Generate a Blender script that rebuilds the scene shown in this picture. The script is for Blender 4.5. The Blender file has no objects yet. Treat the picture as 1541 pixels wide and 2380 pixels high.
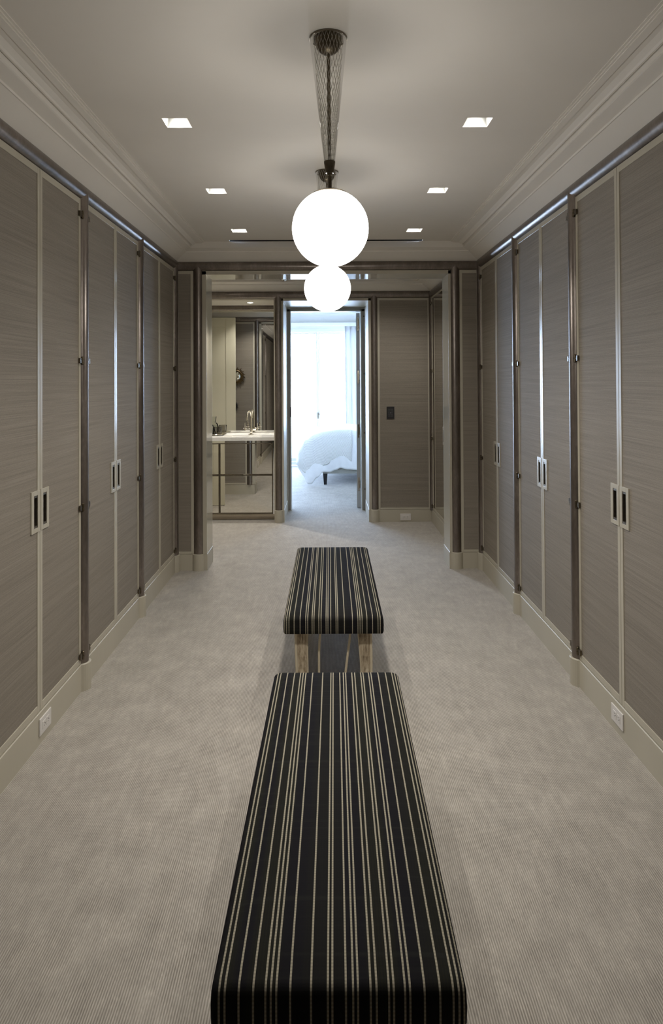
import bpy, math, random
from mathutils import Matrix, Vector
random.seed(7)
S = bpy.context.scene
COL = S.collection
PI = math.pi

# ------------------------------------------------------------------ camera
cam = bpy.data.objects.new('camera', bpy.data.cameras.new('camera'))
COL.objects.link(cam)
CX, EYE = -0.0198, 1.55
yaw, pitch, roll = 0.0085, 0.0122, 0.0053
def _mul(a, b): return [[sum(a[i][k]*b[k][j] for k in range(3)) for j in range(3)] for i in range(3)]
cy_, sy_, cp_, sp_, cr_, sr_ = math.cos(yaw), math.sin(yaw), math.cos(pitch), math.sin(pitch), math.cos(roll), math.sin(roll)
RM = _mul([[cr_, 0, -sr_], [0, 1, 0], [sr_, 0, cr_]], _mul([[1, 0, 0], [0, cp_, sp_], [0, -sp_, cp_]], [[cy_, -sy_, 0], [sy_, cy_, 0], [0, 0, 1]]))
r_, f_, u_ = RM
cam.matrix_world = Matrix(((r_[0], u_[0], -f_[0], CX), (r_[1], u_[1], -f_[1], 0), (r_[2], u_[2], -f_[2], EYE), (0, 0, 0, 1)))
cam.data.sensor_width = 36
cam.data.lens = 36*1587/2380
cam.data.shift_x = 0
cam.data.shift_y = -(1190-866.94)/2380
cam.data.clip_start = 0.05
S.camera = cam

# ------------------------------------------------------------------ world, light, exposure
W = bpy.data.worlds.new('sky'); S.world = W; W.use_nodes = True
bg = W.node_tree.nodes['Background']
bg.inputs[0].default_value = (0.54, 0.70, 1.0, 1)
bg.inputs[1].default_value = 25.0
S.view_settings.view_transform = 'Standard'
S.view_settings.look = 'None'
S.view_settings.exposure = 0.0
S.view_settings.gamma = 1.0
S.view_settings.use_curve_mapping = False
S.cycles.transparent_max_bounces = 32
GLOBE_L = 4.0           # radiance of the opal glass itself
BULB_W = 4.6            # watts of the bulb's all-round light inside each globe
DOWN_W = 49.0           # watts of the bulb's main beam, facing down out of the socket
VANITY_W = 48.0         # watts of a round light over the vanity
SPOT_W = 23.0           # watts of a recessed downlight
WARM = (1.0, 0.965, 0.905)
pl = bpy.data.lights.new('window_portal', 'AREA'); pl.shape = 'RECTANGLE'; pl.size = 5.4; pl.size_y = 2.5; pl.cycles.is_portal = True
po = bpy.data.objects.new('window_portal', pl); COL.objects.link(po)
po.location = (-0.17, 12.62, 1.28); po.rotation_euler = (-PI/2, 0, 0)

# ------------------------------------------------------------------ materials
def lin(c): return tuple(x/12.92 if x <= 0.04045 else ((x+0.055)/1.055)**2.4 for x in c)
class NT:
    def __init__(s, name):
        s.m = bpy.data.materials.new(name); s.m.use_nodes = True
        s.t = s.m.node_tree; s.p = s.t.nodes['Principled BSDF']
    def n(s, typ, **k):
        x = s.t.nodes.new(typ)
        for a, b in k.items(): setattr(x, a, b)
        return x
    def l(s, a, b): s.t.links.new(a, b)
    def pos(s, scale, obj=False):
        g = s.n('ShaderNodeTexCoord') if obj else s.n('ShaderNodeNewGeometry')
        v = s.n('ShaderNodeVectorMath', operation='MULTIPLY'); v.inputs[1].default_value = scale
        s.l(g.outputs['Object' if obj else 'Position'], v.inputs[0]); return v.outputs[0]
    def noise(s, scale, detail=2, rough=0.5, obj=False):
        x = s.n('ShaderNodeTexNoise'); x.inputs['Scale'].default_value = 1; x.inputs['Detail'].default_value = detail; x.inputs['Roughness'].default_value = rough
        s.l(s.pos(scale, obj), x.inputs['Vector']); return x.outputs['Fac']
    def math(s, op, a, b=None, c=None):
        x = s.n('ShaderNodeMath', operation=op)
        for i, v in enumerate((a, b, c)):
            if v is None: continue
            if isinstance(v, (int, float)): x.inputs[i].default_value = v
            else: s.l(v, x.inputs[i])
        return x.outputs[0]
    def ramp(s, fac, stops):
        x = s.n('ShaderNodeValToRGB'); e = x.color_ramp.elements
        while len(e) < len(stops): e.new(0.5)
        for el, (p, c) in zip(e, stops): el.position = p; el.color = (*c, 1)
        s.l(fac, x.inputs[0]); return x.outputs[0]
    def mix(s, fac, a, b, mode='MIX'):
        x = s.n('ShaderNodeMix', data_type='RGBA', blend_type=mode)
        for i, v in ((0, fac), (6, a), (7, b)):
            if isinstance(v, (int, float)): x.inputs[i].default_value = v
            elif isinstance(v, tuple): x.inputs[i].default_value = (*v, 1)
            else: s.l(v, x.inputs[i])
        return x.outputs[2]
    def col(s, c): s.l(c, s.p.inputs['Base Color']); return s
    def bump(s, h, strength=0.2, dist=0.002):
        b = s.n('ShaderNodeBump'); b.inputs['Strength'].default_value = strength; b.inputs['Distance'].default_value = dist
        s.l(h, b.inputs['Height']); s.l(b.outputs[0], s.p.inputs['Normal'])
def plain(name, c, rough=0.5, metal=0.0, **k):
    x = NT(name); x.p.inputs['Base Color'].default_value = (*c, 1)
    x.p.inputs['Roughness'].default_value = rough; x.p.inputs['Metallic'].default_value = metal
    for a, b in k.items(): x.p.inputs[a.replace('_', ' ')].default_value = b
    return x.m
def speck(name, c, rough, amount=0.08, scale=(60, 60, 60), metal=0.0, detail=3, bump=0.0, **k):
    x = NT(name); f = x.noise(scale, detail)
    lo = tuple(v*(1-amount) for v in c); hi = tuple(min(1, v*(1+amount)) for v in c)
    x.col(x.ramp(f, [(0.3, lo), (0.7, hi)]))
    x.p.inputs['Roughness'].default_value = rough; x.p.inputs['Metallic'].default_value = metal
    for a, b in k.items(): x.p.inputs[a.replace('_', ' ')].default_value = b
    if bump: x.bump(f, bump, 0.001)
    return x.m

def make_grasscloth():
    x = NT('grasscloth')
    a = x.noise((1.6, 1.6, 420), 3, 0.65)
    b = x.noise((1.0, 1.0, 60), 3, 0.6)
    c = x.noise((420, 420, 300), 1)
    f = x.math('ADD', x.math('MULTIPLY', a, 0.5), x.math('ADD', x.math('MULTIPLY', b, 0.2), x.math('MULTIPLY', c, 0.3)))
    x.col(x.ramp(f, [(0.33, (0.164, 0.142, 0.114)), (0.5, (0.238, 0.209, 0.172)), (0.68, (0.318, 0.283, 0.238))]))
    x.p.inputs['Roughness'].default_value = 0.7
    x.p.inputs['Specular IOR Level'].default_value = 0.15
    x.bump(f, 0.12, 0.001)
    return x.m
def make_carpet():
    x = NT('ribbed_carpet')
    g = x.n('ShaderNodeNewGeometry'); sx = x.n('ShaderNodeSeparateXYZ'); x.l(g.outputs['Position'], sx.inputs[0])
    wob = x.noise((12, 5, 1), 2)
    ph = x.math('ADD', x.math('MULTIPLY', sx.outputs[0], 2*PI/0.0068), x.math('MULTIPLY', wob, 5.0))
    rib = x.math('MULTIPLY_ADD', x.math('SINE', ph), 0.5, 0.5)
    fade = x.noise((9, 5, 1), 4, 0.65)                       # where the pile is brushed the ribs fade
    yarn = x.noise((420, 60, 1), 2)
    pile = x.noise((34.0, 9.0, 1), 6, 0.75)
    row = x.noise((4.5, 7.0, 1), 8, 0.78)
    f = x.math('MULTIPLY', rib, x.math('MULTIPLY_ADD', fade, -0.9, 1.0))
    base = x.ramp(f, [(0.0, (0.422, 0.386, 0.336)), (0.66, (0.195, 0.172, 0.143))])
    tone = x.math('ADD', x.math('MULTIPLY', pile, 0.55), x.math('MULTIPLY', row, 0.45))
    base = x.mix(1.0, base, x.ramp(tone, [(0.32, (0.78, 0.78, 0.78)), (0.5, (0.97, 0.97, 0.97)), (0.66, (1.22, 1.22, 1.22))]), 'MULTIPLY')
    base = x.mix(1.0, base, x.ramp(yarn, [(0.3, (0.88, 0.88, 0.88)), (0.7, (1.1, 1.1, 1.1))]), 'MULTIPLY')
    x.col(base)
    x.p.inputs['Roughness'].default_value = 0.85
    x.p.inputs['Specular IOR Level'].default_value = 0.2
    x.p.inputs['Sheen Weight'].default_value = 0.25
    x.bump(x.math('ADD', f, x.math('MULTIPLY', yarn, -0.5)), 0.35, 0.002)
    return x.m
def make_marble():
    x = NT('white_marble'); v = x.noise((5, 9, 9), 8, 0.62)
    x.col(x.ramp(v, [(0.36, (0.85, 0.83, 0.79)), (0.5, (0.84, 0.82, 0.78)), (0.56, (0.76, 0.74, 0.70)), (0.6, (0.84, 0.82, 0.78))]))
    x.p.inputs['Roughness'].default_value = 0.08
    return x.m
STRIPES = [103, 135, 212, 292, 360, 390, 420, 497, 612, 705, 730, 805, 845, 872, 942, 975, 1043, 1070, 1132, 1160, 1240, 1325, 1398, 1430, 1458]
BW = 0.47
def make_stripe():
    x = NT('striped_bench_fabric')
    tc = x.n('ShaderNodeTexCoord'); sp = x.n('ShaderNodeSeparateXYZ'); x.l(tc.outputs['Object'], sp.inputs[0])
    X = sp.outputs[0]; tot = None
    for s in STRIPES:
        c = ((s-50)/1430-0.5)*BW
        n = x.math('COMPARE', X, c, 0.0019)
        tot = n if tot is None else x.math('ADD', tot, n)
    run = x.math('ADD', sp.outputs[1], sp.outputs[2])
    dot = x.math('MULTIPLY_ADD', x.math('SINE', x.math('MULTIPLY', run, 2*PI/0.0075)), 0.2, 0.8)
    grid = x.math('MULTIPLY_ADD', x.math('SINE', x.math('MULTIPLY', X, 2*PI/0.006)), 0.5, 0.5)
    zone = x.noise((18, 0.01, 0.01), 0, 0.5, True)
    cross = x.noise((1, 55, 55), 1, 0.5, True)
    base = x.mix(x.math('MULTIPLY', x.ramp(zone, [(0.45, (0, 0, 0)), (0.55, (1, 1, 1))]), x.math('MULTIPLY_ADD', grid, 0.5, 0.5)), (0.0095, 0.009, 0.0105), (0.0145, 0.0142, 0.010))
    base = x.mix(x.ramp(cross, [(0.55, (0, 0, 0)), (0.7, (0.5, 0.5, 0.5))]), base, (0.018, 0.018, 0.016))
    cream = x.mix(dot, (0.11, 0.097, 0.072), (0.33, 0.297, 0.225))
    x.col(x.mix(tot, base, cream))
    x.p.inputs['Roughness'].default_value = 0.9
    x.p.inputs['Specular IOR Level'].default_value = 0.06
    x.bump(dot, 0.15, 0.001)
    return x.m
def make_metal_post():
    x = NT('patinated_pewter'); f = x.noise((7, 7, 2.2), 6, 0.7); g = x.noise((90, 90, 30), 2)
    h = x.math('ADD', x.math('MULTIPLY', f, 0.75), x.math('MULTIPLY', g, 0.25))
    x.col(x.ramp(h, [(0.35, (0.165, 0.140, 0.120)), (0.55, (0.235, 0.203, 0.180)), (0.7, (0.33, 0.29, 0.26))]))
    x.p.inputs['Metallic'].default_value = 0.85
    x.l(x.math('MULTIPLY_ADD', f, 0.25, 0.20), x.p.inputs['Roughness'])
    return x.m
def make_glass_film(name, tint, refl):
    x = NT(name); t = x.t
    tr = x.n('ShaderNodeBsdfTransparent'); tr.inputs[0].default_value = (*tint, 1)
    gl = x.n('ShaderNodeBsdfGlossy'); gl.inputs['Roughness'].default_value = 0.03
    fr = x.n('ShaderNodeFresnel'); fr.inputs[0].default_value = refl
    mx = x.n('ShaderNodeMixShader')
    x.l(fr.outputs[0], mx.inputs[0]); x.l(tr.outputs[0], mx.inputs[1]); x.l(gl.outputs[0], mx.inputs[2])
    x.l(mx.outputs[0], t.nodes['Material Output'].inputs[0]); return x.m
def emit(name, c, s):
    x = NT(name); e = x.n('ShaderNodeEmission'); e.inputs[0].default_value = (*c, 1); e.inputs[1].default_value = s
    x.l(e.outputs[0], x.t.nodes['Material Output'].inputs[0]); return x.m
def make_opal(name, c, st):
    x = NT(name); e = x.n('ShaderNodeEmission'); e.inputs[0].default_value = (*c, 1); e.inputs[1].default_value = st
    tr = x.n('ShaderNodeBsdfTransparent'); ad = x.n('ShaderNodeAddShader')
    x.l(e.outputs[0], ad.inputs[0]); x.l(tr.outputs[0], ad.inputs[1]); x.l(ad.outputs[0], x.t.nodes['Material Output'].inputs[0]); return x.m
def make_sheer():
    x = NT('pale_curtain'); d = x.n('ShaderNodeBsdfDiffuse'); d.inputs[0].default_value = (0.8, 0.8, 0.8, 1)
    tl = x.n('ShaderNodeBsdfTranslucent'); tl.inputs[0].default_value = (0.7, 0.7, 0.7, 1); mx = x.n('ShaderNodeMixShader'); mx.inputs[0].default_value = 0.35
    x.l(d.outputs[0], mx.inputs[1]); x.l(tl.outputs[0], mx.inputs[2]); x.l(mx.outputs[0], x.t.nodes['Material Output'].inputs[0]); return x.m
def make_bark():
    x = NT('carved_bark'); f = x.noise((90, 90, 9), 5, 0.7)
    x.col(x.ramp(f, [(0.35, (0.16, 0.115, 0.07)), (0.5, (0.42, 0.34, 0.235)), (0.65, (0.60, 0.52, 0.39))]))
    x.p.inputs['Roughness'].default_value = 0.6; x.bump(f, 0.8, 0.004); return x.m
def make_knit():
    x = NT('waffle_knit'); tc = x.n('ShaderNodeTexCoord'); sp = x.n('ShaderNodeSeparateXYZ'); x.l(tc.outputs['UV'], sp.inputs[0])
    a = x.math('SINE', x.math('MULTIPLY', sp.outputs[0], 190)); b = x.math('SINE', x.math('MULTIPLY', sp.outputs[1], 190))
    h = x.math('MULTIPLY', a, b)
    x.col(x.ramp(x.math('MULTIPLY_ADD', h, 0.5, 0.5), [(0.2, (0.66, 0.655, 0.63)), (0.8, (0.80, 0.795, 0.77))]))
    x.p.inputs['Roughness'].default_value = 0.9; x.bump(h, 0.5, 0.006); return x.m

M = dict(
    grass=make_grasscloth(), carpet=make_carpet(), marble=make_marble(), stripe=make_stripe(), post=make_metal_post(),
    bark=make_bark(), knit=make_knit(),
    cream=speck('cream_lacquer', (0.450, 0.415, 0.335), 0.25, 0.03, (4, 4, 4)),
    base=speck('cream_paint', (0.450, 0.415, 0.332), 0.42, 0.03, (4, 4, 4)),
    gloss=plain('gloss_cream_lacquer', (0.47, 0.43, 0.34), 0.05, 0.0, IOR=1.5),
    satin=plain('satin_cream_lacquer', (0.47, 0.43, 0.34), 0.38),
    ceil=speck('ceiling_paint', (0.72, 0.68, 0.615), 0.75, 0.02, (3, 3, 3)),
    white=speck('white_paint', (0.88, 0.875, 0.85), 0.5, 0.02, (3, 3, 3)),
    door=speck('door_paint', (0.62, 0.585, 0.46), 0.4, 0.02, (3, 3, 3)),
    grey=speck('grey_painted_frame', (0.55, 0.56, 0.55), 0.35, 0.03, (4, 4, 4)),
    dark=plain('dark_void', (0.008, 0.007, 0.006), 0.7),
    bronze=speck('aged_bronze', (0.20, 0.17, 0.13), 0.35, 0.15, (80, 80, 80), 0.9),
    brass=speck('dark_brass', (0.14, 0.115, 0.08), 0.32, 0.2, (60, 60, 60), 0.9),
    chrome=plain('polished_nickel', (0.80, 0.77, 0.70), 0.07, 1.0),
    champ=plain('champagne_metal', (0.42, 0.37, 0.30), 0.22, 1.0),
    mirror=plain('mirror_glass', (0.80, 0.80, 0.77), 0.008, 1.0),
    amirror=plain('tinted_mirror_glass', (0.78, 0.76, 0.70), 0.012, 1.0),
    plate=plain('white_plastic', (0.66, 0.63, 0.60), 0.35),
    key=speck('black_keypad', (0.022, 0.021, 0.022), 0.35, 0.1),
    keyb=plain('keypad_button', (0.05, 0.048, 0.05), 0.3),
    wire=plain('wire', (0.72, 0.69, 0.63), 0.4, 0.2),
    cone=make_glass_film('clear_cone_glass', (0.93, 0.93, 0.92), 1.15),
    glass=make_glass_film('window_glass', (0.96, 0.98, 0.98), 1.3),
    smoke=make_glass_film('smoked_glass', (0.80, 0.79, 0.78), 1.25),
    clear=make_glass_film('clear_carafe_glass', (0.96, 0.97, 0.96), 1.3),
    globe=make_opal('lit_opal_globe', (1.0, 0.97, 0.92), GLOBE_L),
    lens=emit('lit_lens', (1.0, 0.95, 0.85), 30.0),
    linen=speck('white_linen', (0.80, 0.80, 0.80), 0.9, 0.03, (12, 12, 12), 0.0, 4, 0.4),
    rail=speck('grey_upholstery', (0.34, 0.33, 0.29), 0.85, 0.08, (200, 200, 200)),
    ebony=plain('black_wood', (0.006, 0.006, 0.008), 0.3),
    curtain=make_sheer(),
    navy=plain('navy_strip', (0.02, 0.05, 0.10), 0.7),
    wood=speck('smooth_pale_wood', (0.60, 0.525, 0.39), 0.5, 0.12, (40, 40, 6)),
    basin=plain('white_porcelain', (0.78, 0.77, 0.74), 0.12),
    gilt=speck('dark_gilt_wood', (0.10, 0.065, 0.025), 0.4, 0.4, (60, 60, 60), 0.5),
    black=plain('matt_black_metal', (0.01, 0.01, 0.01), 0.5),
    refl=plain('satin_reflector', (0.22, 0.22, 0.21), 0.4),
    terrace=speck('pale_terrace_stone', (0.62, 0.60, 0.57), 0.8, 0.06, (8, 8, 8)),
)

# ------------------------------------------------------------------ mesh helpers
class MB:
    def __init__(s): s.v = []; s.f = []; s.uv = None
    def box(s, x0, x1, y0, y1, z0, z1):
        x0, x1 = min(x0, x1), max(x0, x1); y0, y1 = min(y0, y1), max(y0, y1); z0, z1 = min(z0, z1), max(z0, z1)
        b = len(s.v)
        s.v += [(x0, y0, z0), (x1, y0, z0), (x1, y1, z0), (x0, y1, z0), (x0, y0, z1), (x1, y0, z1), (x1, y1, z1), (x0, y1, z1)]
        s.f += [tuple(b+i for i in q) for q in ((0, 3, 2, 1), (4, 5, 6, 7), (0, 1, 5, 4), (1, 2, 6, 5), (2, 3, 7, 6), (3, 0, 4, 7))]
        return s
    def grid(s, rows, closed=False, capA=False, capB=False):     # rows of points -> quads
        b = len(s.v); n = len(rows[0])
        for r in rows: s.v += [tuple(p) for p in r]
        for i in range(len(rows)-1):
            for j in range(n if closed else n-1):
                k = (j+1) % n
                s.f.append((b+i*n+j, b+i*n+k, b+(i+1)*n+k, b+(i+1)*n+j))
        if capA: s.f.append(tuple(b+j for j in reversed(range(n))))
        if capB: s.f.append(tuple(b+(len(rows)-1)*n+j for j in range(n)))
        return s
    def lathe(s, prof, c=(0, 0, 0), seg=24, axis='z'):          # prof: (radius, height)
        rows = []
        for r, h in prof:
            row = []
            for k in range(seg):
                a = 2*PI*k/seg; p = (r*math.cos(a), r*math.sin(a), h)
                if axis == 'y': p = (p[0], -p[2], p[1])
                if axis == 'x': p = (p[2], p[0], p[1])
                row.append((p[0]+c[0], p[1]+c[1], p[2]+c[2]))
            rows.append(row)
        return s.grid(rows, True, prof[0][0] > 1e-6, prof[-1][0] > 1e-6)
    def tube(s, path, r, seg=10, cap=True):
        rows = []; P = [Vector(p) for p in path]
        rr = r if isinstance(r, (list, tuple)) else [r]*len(P)
        T0 = (P[1]-P[0]).normalized(); up = Vector((0, 0, 1)) if abs(T0.z) < 0.9 else Vector((1, 0, 0))
        N = (up - T0*up.dot(T0)).normalized()
        for i, p in enumerate(P):
            T = (P[min(i+1, len(P)-1)]-P[max(i-1, 0)]).normalized()
            N = (N - T*N.dot(T)).normalized(); B = T.cross(N)
            rows.append([tuple(p + (N*math.cos(2*PI*k/seg) + B*math.sin(2*PI*k/seg))*rr[i]) for k in range(seg)])
        return s.grid(rows, True, cap, cap)
    def shift(s, d):
        s.v = [(a+d[0], b+d[1], c+d[2]) for a, b, c in s.v]; return s
    def frame(s, u0, u1, z0, z1, t, tb, tt, mk):                 # rectangular frame from four bars; mk(u0,u1,z0,z1) adds a box
        mk(u0, u0+t, z0, z1); mk(u1-t, u1, z0, z1); mk(u0+t, u1-t, z0, z0+tb); mk(u0+t, u1-t, z1-tt, z1); return s
def link(name, mb, m, parent=None, smooth=False, bevel=0.0, label=None, cat=None, group=None, kind=None, off=None):
    if off: mb.shift((-off[0], -off[1], -off[2]))
    me = bpy.data.meshes.new(name); me.from_pydata(mb.v, [], mb.f); me.update()
    if mb.uv:
        ul = me.uv_layers.new(name='UVMap')
        for lp in me.loops: ul.data[lp.index].uv = mb.uv[lp.vertex_index]
    if smooth:
        me.shade_smooth(); me.set_sharp_from_angle(angle=0.7)
    me.materials.append(m)
    o = bpy.data.objects.new(name, me); COL.objects.link(o)
    if parent: o.parent = parent
    elif off: o.location = off
    if bevel:
        b = o.modifiers.new('bevel', 'BEVEL'); b.width = bevel; b.segments = 2; b.limit_method = 'ANGLE'
    return tag(o, label, cat, group, kind)
def tag(o, label=None, cat=None, group=None, kind=None):
    if label: o['label'] = label
    if cat: o['category'] = cat
    if group: o['group'] = group
    if kind: o['kind'] = kind
    return o
def thing(name, loc, label, cat, group=None, rz=0.0):
    o = bpy.data.objects.new(name, None); COL.objects.link(o); o.location = loc; o.rotation_euler = (0, 0, rz); o.empty_display_size = 0.1
    return tag(o, label, cat, group)
def struct(name, mb, m, label=None, **k): return link(name, mb, m, label=label, kind='structure', **k)
def dup(root, loc, rz=0.0, label=None):
    def cp(o, par):
        c = o.copy(); COL.objects.link(c)
        if par is not None: c.parent = par
        for ch in list(o.children): cp(ch, c)
        return c
    c = cp(root, None); c.location = loc; c.rotation_euler = (0, 0, rz)
    if label: c['label'] = label
    return c

# ------------------------------------------------------------------ measures of the place (metres)
Wd = 1.247                       # half width of the dressing room at its door faces
D1, D1b = 5.6055, 5.875          # front and back face of the wall with the opening
D2, D2b = 7.478, 8.20            # front face of the far wall, back of its reveal
BAY = 1.0564
PZ = 0.018; PR = 0.0413          # half-round posts: how far the axis lies behind the face, radius
RZ = 2.500                       # height of the tube rails
ZC = 2.67                        # ceiling
BH = 0.147                       # baseboard height
FZ = 0.012                       # carpet surface
VL, VR = -2.10, 1.135            # side walls of the vestibule
JL, JR, JH = -0.997, 0.991, 2.431
YB = -1.4                        # wall behind the camera
POSTY = [D1-0.02-k*BAY for k in range(7)]

# ------------------------------------------------------------------ room shell
b = MB(); b.box(-4.2, 4.2, YB-0.2, 12.46, -0.1, FZ); struct('floor', b, M['carpet'], 'pale beige ribbed wall-to-wall carpet running through all the rooms')
# ceiling with square openings for the downlights
LX = 0.65; LOFF = -0.006; LS = 0.054
LIGHTS = [(LOFF+sx*LX, D1-0.02-(k+0.5)*BAY) for k in range(4) for sx in (-1, 1)]
b = MB()
ys = sorted({YB-0.2, D1} | {y-LS for _, y in LIGHTS} | {y+LS for _, y in LIGHTS} | {5.390, 5.440})
xs = sorted({-1.6, 1.6, LOFF-LX-LS, LOFF-LX+LS, LOFF+LX-LS, LOFF+LX+LS, -0.78, 0.757})
for i in range(len(xs)-1):
    for j in range(len(ys)-1):
        mx, my = (xs[i]+xs[i+1])/2, (ys[j]+ys[j+1])/2
        if any(abs(mx-x) < LS and abs(my-y) < LS for x, y in LIGHTS): continue
        if -0.78 < mx < 0.757 and 5.390 < my < 5.440: continue
        k = len(b.v); b.v += [(xs[i], ys[j], ZC), (xs[i], ys[j+1], ZC), (xs[i+1], ys[j+1], ZC), (xs[i+1], ys[j], ZC)]; b.f.append((k, k+1, k+2, k+3))
b.box(-1.6, 1.6, YB-0.2, D1, ZC+0.2, ZC+0.25)
struct('ceiling', b, M['ceil'], 'flat warm-white ceiling of the dressing room')
b = MB()
b.box(VL-0.2, VR+0.2, D1b-0.01, D2+0.02, ZC, ZC+0.1)
struct('ceiling_vestibule', b, M['ceil'], 'white ceiling of the small room beyond the opening')

# wall carcasses behind the wardrobe doors
for s, nm in ((-1, 'left'), (1, 'right')):
    b = MB(); b.box(s*(Wd+0.075), s*(Wd+0.25), YB-0.2, D1, 0, ZC)
    b.box(s*(Wd+0.006), s*(Wd+0.25), YB-0.2, D1, 2.478, ZC)
    struct('wall_'+nm, b, M['base'], 'wall behind the row of wardrobe doors')
# the same grasscloth wall carried on beside and behind the camera
for s, nm in ((-1, 'left'), (1, 'right')):
    b = MB(); b.box(s*(Wd+0.004), s*(Wd+0.07), YB, POSTY[3]-0.04, BH+0.03, 2.462); struct('wall_%s_near' % nm, b, M['grass'], 'grasscloth wall beside the camera')
b = MB(); b.box(-1.5, 1.5, YB-0.1, YB, 0, ZC); struct('wall_back', b, M['grass'], 'grasscloth wall at the near end of the dressing room')

# wall with the wide opening
b = MB()
b.box(VL-0.2, JL, D1, D1b, 0, ZC+0.2); b.box(JR, 2.0, D1, D1b, 0, ZC+0.2); b.box(JL, JR, D1, D1b, JH, ZC+0.2)
we = struct('wall_end', b, M['gloss'], 'glossy cream wall around the wide opening')
PX1, PX2 = -1.067, 1.0485
def wall_panel(parent, x0, x1, z0, z1, yf, d, t=0.02):          # grasscloth panel framed in cream on a wall that faces d along y
    b = MB(); b.box(x0+t, x1-t, yf, yf+d*0.003, z0+t*0.4, z1-t); link('panel', b, M['grass'], parent)
    b = MB(); b.frame(x0, x1, z0, z1, t, t*0.9, t, lambda u0, u1, v0, v1: b.box(u0, u1, yf, yf+d*0.006, v0, v1)); link('panel_frame', b, M['cream'], parent, bevel=0.0012)
wall_panel(we, -Wd, PX1-0.036, BH, 2.458, D1, -1, 0.022)
wall_panel(we, PX2+0.036, Wd, BH, 2.458, D1, -1, 0.022)
wall_panel(we, VL, PX1-0.036, BH, 2.458, D1b, 1, 0.022)
b = MB()
for x0, x1 in ((PX1+0.036, JL), (JR, PX2-0.036)):
    b.box(x0, x1, D1-0.006, D1, BH, 2.46); b.box(x0, x1, D1b, D1b+0.006, BH, 2.46)
b.box(PX1+0.036, PX2-0.036, D1-0.006, D1, JH, 2.462); b.box(PX1+0.036, PX2-0.036, D1b, D1b+0.006, JH, 2.462)
link('opening_trim', b, M['cream'], we, bevel=0.001)

# far wall: pier, head and right-hand block around the bedroom doorway and the vanity niche
RL, RR, RH = -0.481, 0.449, 2.434
b = MB()
b.box(-0.587, RL, D2, D2b, 0, ZC+0.2); b.box(RR, VR+0.3, D2, D2b, 0, ZC+0.2); b.box(RL, RR, D2, D2b, RH, ZC+0.2)
b.box(VL-0.2, -0.587, D2, D2+0.045, 2.452, ZC+0.2)
wf = struct('wall_far', b, M['satin'], 'glossy cream wall around the bedroom doorway')
QX1, QX2 = -0.538, 0.514
wall_panel(wf, QX2+0.036, VR-0.012, BH, 2.458, D2, -1, 0.022)
b = MB(); b.box(QX1+0.036, RL, D2-0.006, D2, BH, 2.46); b.box(RR, QX2-0.036, D2-0.006, D2, BH, 2.46); b.box(QX1+0.036, QX2-0.036, D2-0.006, D2, RH, 2.462)
link('doorway_trim', b, M['cream'], wf, bevel=0.001)
b = MB(); b.box(VL-0.2, VL, D1b, D2b, 0, ZC); struct('wall_vestibule_left', b, M['grass'], 'grasscloth side wall of the small room')
b = MB(); b.box(VR+0.08, VR+0.3, D1b, D2, 0, ZC); b.box(VR+0.006, VR+0.3, D1b, D2, 2.462, ZC); struct('wall_vestibule_right', b, M['base'], 'wall behind the mirrored closet doors')
b = MB(); b.box(VL-0.2, -0.587, 8.16, D2b, 0, 2.53); struct('wall_niche', b, M['gloss'], 'back of the vanity niche')
b = MB(); b.box(VL-0.2, -0.587, D2+0.045, D2b, 2.53, ZC+0.2); struct('ceiling_niche', b, M['ceil'], 'low white ceiling over the vanity')

# crown mouldings: soffit strip around the room, then the stepped cove along both long sides
CROWN = [(0.0, 2.535), (0.02, 2.548), (0.098, 2.596), (0.103, 2.596), (0.105, 2.604), (0.155, 2.619), (0.160, 2.622), (0.160, ZC+0.01)]
COVE = [(0.160, 2.652), (0.166, 2.640), (0.174, 2.640), (0.180, 2.646), (0.200, 2.656), (0.222, 2.659), (0.224, 2.655), (0.250, 2.659), (0.250, 2.663), (0.258, 2.663), (0.258, 2.667), (0.268, 2.667), (0.268, ZC+0.004)]
b = MB()
b.grid([[(-(Wd-o), YB, z), (-(Wd-o), D1-o, z), (Wd-o, D1-o, z), (Wd-o, YB, z)] for o, z in CROWN])
b.grid([[(-(Wd-o), YB, z), (-(Wd-o), D1-0.158, z)] for o, z in COVE])
b.grid([[(Wd-o, D1-0.158, z), (Wd-o, YB, z)] for o, z in COVE])
struct('trim_1', b, M['ceil'], 'stepped cream crown moulding around the dressing room ceiling')
b = MB()
b.grid([[(VL+o, D1b+o, z), (VL+o, D2-o, z), (VR-o, D2-o, z), (VR-o, D1b+o, z), (VL+o, D1b+o, z)] for o, z in CROWN])
b.grid([[(VL+0.16, D2-o, z), (VR-0.16, D2-o, z)] for o, z in COVE])
struct('trim_2', b, M['ceil'], 'stepped cream crown moulding of the small room')

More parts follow.
